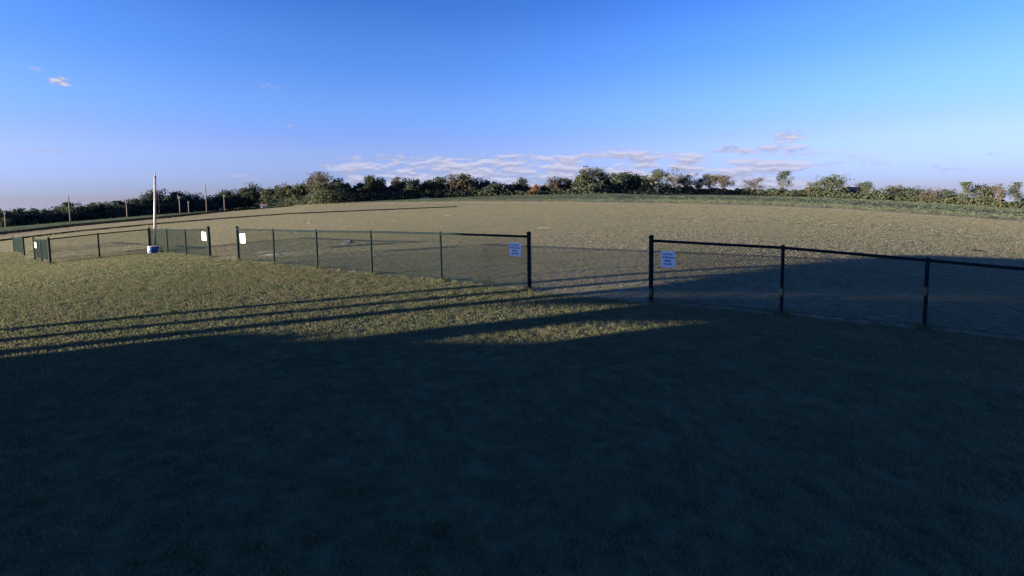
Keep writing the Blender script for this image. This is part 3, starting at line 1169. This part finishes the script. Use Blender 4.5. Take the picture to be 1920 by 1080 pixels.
for i, (px, ty, wpx, kind, mat, lab) in enumerate(TREES):
    make_tree(px, ty, wpx * (1.1 if px > 1195 else 1.06), kind, mat, lab, 100 + i, dr=(-4 if kind == 'low' else (i % 3) * 3.0))

# undergrowth and the wood standing behind the first row: uncountable
WOOD_TOP = [(-60, 404), (0, 402), (60, 400), (120, 393), (200, 387), (260, 385), (320, 375), (400, 376), (440, 363), (500, 360), (560, 354), (585, 346), (640, 349),
            (700, 347), (760, 349), (830, 345), (900, 344), (940, 350), (1000, 356), (1060, 348), (1085, 340), (1140, 336), (1190, 334), (1215, 344),
            (1290, 348), (1310, 351), (1400, 352), (1480, 353), (1560, 354), (1590, 358), (1660, 363), (1730, 363), (1790, 369), (1850, 367), (1920, 381), (1980, 388)]


def thicket(name, label, mat, n, x0, x1, d0, d1, k0, k1, size, seed, topoff=0):
    rng = np.random.default_rng(seed)
    xs = rng.uniform(x0, x1, n)
    lump = lambda x: 4.0 * np.sin(x * .11 + seed) + 3.0 * np.sin(x * .29 + 2 * seed) + 2 * np.sin(x * .53 + seed)
    cen = np.zeros((n, 3))
    step = 4
    grid = np.arange(x0 - 4, x1 + 8, step)
    gp = []
    for g in grid:
        by = float(np.interp(g, BX, BY))
        d = ray(g, by)
        d2 = d[:2] / hypot(d[0], d[1])
        r = float(tree_dist(d2[0]))
        P = at(g, by, r)
        ty = float(np.interp(g, [q[0] for q in WOOD_TOP], [q[1] for q in WOOD_TOP])) + topoff
        gp.append((d2[0], d2[1], r, max(.8, height_to(P, ty))))
    gp = np.array(gp)
    q = np.stack([np.interp(xs, grid, gp[:, k]) for k in range(4)], 1)
    hh = q[:, 3] * (1 + .035 * lump(xs))
    zf = rng.uniform(k0, k1, n) ** .8
    rr = q[:, 2] + rng.uniform(d0, d1, n)
    X_, Y_ = q[:, 0] * rr, q[:, 1] * rr
    zg = zt(X_, Y_)
    cen[:, 0], cen[:, 1] = X_, Y_
    cen[:, 2] = zg + .15 + hh * zf
    o = MB().quads(leaf_quads(rng, cen, np.full(n, size))).build(name, mat)
    tag(o, label, 'thicket', kind='stuff')
    return o


thicket('woodland', 'dark wood standing behind the first row of trees on the left and centre', LEAF['dark'], 30000, -50, 1225, 8, 24, 0, 1, 1.15, 7, -3)
thicket('hedgerow', 'low green brown hedgerow along the far right field edge', LEAF['green'], 21000, 1195, 1980, 0, 12, 0, 1, .85, 11, 3)
thicket('undergrowth', 'sunlit olive scrub at the foot of the tree line', LEAF['olive'], 5000, 540, 1980, -4, 1, 0, .45, .6, 13)
thicket('undergrowth', 'dark scrub at the foot of the left tree line', LEAF['dark'], 6000, -50, 1200, -3, 4, 0, .5, .7, 17)

# ------------------------------------------------------------------ bare patches
M_EDGE = noisy('trimmed_straw', (.11, .10, .065), (.155, .135, .09), 2.5, .95, .1, .7, 14)
mbc = MB()
rnd_ = random.Random(3)
nc = 26
for i in range(nc + 1):
    th = radians(-105 + 215 * i / nc)
    wid = (.18 + .82 * sin(pi * i / nc)) * .5
    for k_ in (1 - wid * .55, 1.0, 1 + wid * .55):
        q = hit(643 + 13 * cos(th) * (1 + (k_ - 1) * 1.0), 453.5 + 4.2 * sin(th) * (1 + (k_ - 1) * 1.6) + rnd_.uniform(-.25, .25))
        mbc.v.append((q[0], q[1], q[2] + (.045 if k_ == 1.0 else -.01)))
for i in range(nc):
    for k_ in range(2):
        o_ = i * 3 + k_
        mbc.f.append((o_, o_ + 1, o_ + 4, o_ + 3))
tag(mbc.build('bare_soil', noisy('tan_soil', (.36, .27, .20), (.46, .36, .28), 2.0, 1.0, 0.0, .6, 12), smooth=True), 'pale crescent of bare soil behind the fence', kind='structure')
patch(505, 472, 60, 2.6, 2, 'dry streak of bare ground behind the second fence post')
patch(520, 477, 62, 3, 3, 'longer dry streak of bare ground behind the fence')
patch(1390, 546, 34, 11, 4, 'rough pale patch of dead grass in the shadow behind the right fence', M_EDGE)
patch(1545, 487.5, 46, 3, 5, 'pale bare strip at the edge of the shadow behind the right fence', M_EDGE)
patch(580, 418, 7, 2.4, 6, 'tiny pale spot far out on the field')
patch(838, 404, 18, 1.6, 7, 'thin pale streak out on the field below the low white shed')
patch(1310, 414, 22, 1.6, 8, 'thin pale streak out on the field right of centre')
patch(1020, 427, 30, 1.8, 9, 'pale streak on the field above the walkway gap')
patch(1255, 532, 50, 6, 10, 'pale worn strip right behind the corner post of the right fence', M_EDGE)
M_RUT = noisy('dark_rut', (.02, .02, .016), (.03, .028, .02), 2.0, .95, .1, .6, 10)
patch(1832, 470, 26, 2.6, 11, 'short dark rut on the sunlit field at the far right', M_RUT)


def strip(pts, w, label):
    G = []
    for a_, b2 in zip(pts[:-1], pts[1:]):
        P, Q = hit(*a_), hit(*b2)
        n_ = max(2, int(hypot(*(Q - P)[:2]) / .35))
        G += [P + (Q - P) * k / n_ for k in range(n_)]
    G.append(hit(*pts[-1]))
    rnd = random.Random(5)
    mb_ = MB()
    for i, P in enumerate(G):
        d = G[min(i + 1, len(G) - 1)] - G[max(i - 1, 0)]
        n2 = np.array([-d[1], d[0]]) / hypot(d[0], d[1])
        for s in (-1, -.4, .4, 1):
            k = w * s * (1 + rnd.uniform(-.35, .35))
            x, y = P[0] + n2[0] * k, P[1] + n2[1] * k
            mb_.v.append((x, y, z1(x, y) + (.008 if abs(s) < .9 else -.012)))
    for i in range(len(G) - 1):
        for k in range(3):
            o_ = i * 4 + k
            mb_.f.append((o_, o_ + 1, o_ + 5, o_ + 4))
    o = mb_.build('trimmed_strip', M_EDGE, smooth=True)
    tag(o, label, kind='structure')
    return G


S1 = strip(FENCELINE, .12, 'strip of dry trimmed grass under the long fence')
S2 = strip([(66, 488), (95, 495)], .35, 'strip of dry soil under the short end panel')
S3 = strip([(97, 495), (187, 484), (281, 473), (315, 474.5), (350, 478), (394, 482.5)], .22, 'strip of dry grass under the fence by the white pole')

# ------------------------------------------------------------------ grass
GRASS_LAWN = leaf_material('lawn_blades', ((.124, .150, .078), (.150, .157, .088), (.170, .166, .102)), .22, .38, 1.4, .4)
GRASS_FIELD = leaf_material('field_blades', ((.176, .172, .112), (.190, .178, .120), (.158, .168, .104)), .05, .5, .35, .1)
GRASS_CROP = leaf_material('crop_blades', ((.092, .118, .080), (.105, .126, .086), (.078, .1, .066)), .05, .3, .4)


def tuft(name, nb, rad, w, h, mat, seed):
    rng = np.random.default_rng(seed)
    V, Fc = [], []
    for i in range(nb):
        th = rng.uniform(0, 2 * pi)
        rr = rad * sqrt(rng.uniform(0, 1))
        x, y = rr * cos(th), rr * sin(th)
        a = rng.uniform(0, 2 * pi)
        hh = h * rng.uniform(.55, 1.15)
        bend = rng.uniform(.1, .75) * hh
        ww = w * rng.uniform(.7, 1.3) * .5
        ca, sa = cos(a), sin(a)
        ba = a + pi / 2 + rng.normal(0, .5)
        cb, sb = cos(ba), sin(ba)
        n = len(V)
        V += [(x - ca * ww, y - sa * ww, -.01), (x + ca * ww, y + sa * ww, -.01),
              (x + ca * ww * .8 + cb * bend * .35, y + sa * ww * .8 + sb * bend * .35, hh * .6),
              (x - ca * ww * .8 + cb * bend * .35, y - sa * ww * .8 + sb * bend * .35, hh * .6),
              (x + cb * bend, y + sb * bend, hh)]
        Fc += [(n, n + 1, n + 2, n + 3), (n + 3, n + 2, n + 4)]
    me_ = bpy.data.meshes.new(name)
    me_.from_pydata(V, [], Fc)
    me_.materials.append(mat)
    return bpy.data.objects.new(name, me_)


def scatter(name, label, P, sc, src, seed):
    """one stuff object: tufts instanced on a cloud of points"""
    me_ = bpy.data.meshes.new(name)
    me_.vertices.add(len(P))
    me_.vertices.foreach_set('co', np.ascontiguousarray(P, dtype=np.float32).ravel())
    at_ = me_.attributes.new('tsize', 'FLOAT', 'POINT')
    at_.data.foreach_set('value', sc.astype(np.float32))
    ar = me_.attributes.new('trot', 'FLOAT_VECTOR', 'POINT')
    rng = np.random.default_rng(seed)
    rot = np.stack([rng.normal(0, .1, len(P)), rng.normal(0, .1, len(P)), rng.uniform(0, 6.283, len(P))], 1)
    ar.data.foreach_set('vector', rot.astype(np.float32).ravel())
    o = bpy.data.objects.new(name, me_)
    C.objects.link(o)
    ng = bpy.data.node_groups.new(name, 'GeometryNodeTree')
    ng.interface.new_socket('Geometry', in_out='INPUT', socket_type='NodeSocketGeometry')
    ng.interface.new_socket('Geometry', in_out='OUTPUT', socket_type='NodeSocketGeometry')
    gi, go = ng.nodes.new('NodeGroupInput'), ng.nodes.new('NodeGroupOutput')
    ip = ng.nodes.new('GeometryNodeInstanceOnPoints')
    oi = ng.nodes.new('GeometryNodeObjectInfo')
    oi.inputs['Object'].default_value = src
    oi.inputs['As Instance'].default_value = True
    na_ = ng.nodes.new('GeometryNodeInputNamedAttribute')
    na_.data_type = 'FLOAT'
    na_.inputs['Name'].default_value = 'tsize'
    nv = ng.nodes.new('GeometryNodeInputNamedAttribute')
    nv.data_type = 'FLOAT_VECTOR'
    nv.inputs['Name'].default_value = 'trot'
    L = ng.links
    L.new(gi.outputs[0], ip.inputs['Points'])
    L.new(oi.outputs['Geometry'], ip.inputs['Instance'])
    L.new(na_.outputs['Attribute'], ip.inputs['Scale'])
    L.new(nv.outputs['Attribute'], ip.inputs['Rotation'])
    L.new(ip.outputs[0], go.inputs[0])
    md = o.modifiers.new('tufts', 'NODES')
    md.node_group = ng
    tag(o, label, 'grass', kind='stuff')
    return o


def proj_np(P):
    v = P - np.array([0, 0, CH])
    fz = v[:, 1] * cos(PITCH) - v[:, 2] * sin(PITCH)
    u_ = v[:, 1] * sin(PITCH) + v[:, 2] * cos(PITCH)
    x, y = v[:, 0] / fz, -u_ / fz
    c, s = cos(ROLL), sin(ROLL)
    return 960 + F * (c * x + s * y), PPY + F * (-s * x + c * y)


STRIPS = np.array([p[:2] for p in S1 + S2 + S3])
SPOTS = []
for o in bpy.data.objects:
    if o.name.startswith('dirt_patch'):
        vs_ = np.array([v.co[:2] for v in o.data.vertices])
        SPOTS.append(vs_)


def inside(poly, P):
    c = np.zeros(len(P), bool)
    n = len(poly)
    j = n - 1
    for i in range(n):
        xi, yi = poly[i]
        xj, yj = poly[j]
        m = ((yi > P[:, 1]) != (yj > P[:, 1])) & (P[:, 0] < (xj - xi) * (P[:, 1] - yi) / (yj - yi + 1e-12) + xi)
        c ^= m
        j = i
    return c


def ring(r0, r1, dens, seed, amax=radians(52)):
    rng = np.random.default_rng(seed)
    n = int(dens * amax * (r1 * r1 - r0 * r0))
    r = np.sqrt(rng.uniform(r0 * r0, r1 * r1, n))
    a_ = rng.uniform(-amax, amax, n)
    P = np.stack([r * np.sin(a_), r * np.cos(a_)], 1)
    # mowing leaves thin and thick places
    k = np.sin(P[:, 0] * .9 + 1.3 * np.sin(P[:, 1] * .5)) * np.sin(P[:, 1] * 1.1 + P[:, 0] * .35)
    keep = rng.uniform(0, 1, n) < .93 + .07 * k
    P = P[keep]
    if r0 < 60:
        for s in STRIPS[::1]:
            d2 = ((P - s) ** 2).sum(1)
            P = P[(d2 > .13 ** 2) | (np.random.default_rng(3).uniform(0, 1, len(P)) < .12)]
    for poly in SPOTS:
        h_ = (len(poly) - 1) // 2
        P = P[~inside(poly[1 + h_:], P) | (np.random.default_rng(4).uniform(0, 1, len(P)) < .1)]
    z = zt(P[:, 0], P[:, 1])
    P = np.concatenate([P, z[:, None]], 1)
    x, y = proj_np(P)
    crop_y = np.interp(x, [q[0] for q in CROP_NEAR], [q[1] for q in CROP_NEAR])
    fl = np.interp(x, FL_X, FL_Y)
    kp = np.ones(len(P), bool)
    for line, w0, w1 in DITCHES:
        lx, ly = [q[0] for q in line], [q[1] for q in line]
        kp &= ~((np.abs(y - np.interp(x, lx, ly)) < np.interp(x, [lx[0], lx[-1]], [w0, w1]) * .55) & (x > lx[0]) & (x < lx[-1]))
    P, x, y, crop_y, fl = P[kp], x[kp], y[kp], crop_y[kp], fl[kp]
    isc = y < crop_y
    isl = (y > fl) & ~isc
    sc = rng.uniform(.7, 1.3, len(P))
    return P, sc, isc, isl


RINGS = [(1.6, 9, 300, 14, .075, .006, .040), (9, 21, 210, 15, .095, .008, .034), (21, 48, 70, 16, .17, .018, .030),
         (48, 112, 15.0, 16, .38, .044, .032), (112, 275, 2.2, 16, 1.0, .11, .045)]
NM = ['close to the camera', 'around the fence', 'beyond the fence', 'in the middle distance', 'far out']
for i, (r0, r1, dens, nb, rad, w, h) in enumerate(RINGS):
    P, sc, isc, isl = ring(r0, r1, dens, 40 + i)
    for key, mk, mat, hs, nm in (('lawn', isl, GRASS_LAWN, .9, 'lawn_grass'), ('field', ~isl & ~isc, GRASS_FIELD, .42, 'field_grass'), ('crop', isc, GRASS_CROP, 2.6, 'crop_leaves')):
        if mk.sum() < 20:
            continue
        src = tuft('%s_tuft' % key, nb, rad, w, h * hs, mat, 60 + i)
        Q = P[mk].copy()
        if key == 'crop':
            Q[:, 2] += .1
        words = {'lawn': 'short green mown lawn grass ', 'field': 'dry olive field grass ', 'crop': 'green young crop leaves '}[key]
        scatter(nm, words + NM[i], Q, sc[mk], src, 80 + i)


# longer grass the mower leaves round the posts
rng = np.random.default_rng(9)
W_ = []
for Gf in (GA, GB, GC, GD, GE, GH):
    for P in Gf:
        n_ = 26
        th = rng.uniform(0, 2 * pi, n_)
        rr_ = .05 + np.abs(rng.normal(0, .12, n_))
        x_, y_ = P[0] + np.cos(th) * rr_, P[1] + np.sin(th) * rr_
        W_.append(np.stack([x_, y_, zt(x_, y_)], 1))
    for P, Q in zip(Gf[:-1], Gf[1:]):
        n_ = int(hypot(*(Q - P)[:2]) * 9)
        f_ = rng.uniform(0, 1, n_)[:, None]
        pp = P[:2] * (1 - f_) + Q[:2] * f_ + rng.normal(0, .06, (n_, 2))
        W_.append(np.concatenate([pp, zt(pp[:, 0], pp[:, 1])[:, None]], 1))
W_ = np.concatenate(W_)
src = tuft('weed_tuft', 12, .06, .009, .11, GRASS_LAWN, 77)
scatter('untrimmed_grass', 'longer untrimmed grass along the foot of the fences', W_, rng.uniform(.35, 1.25, len(W_)), src, 78)
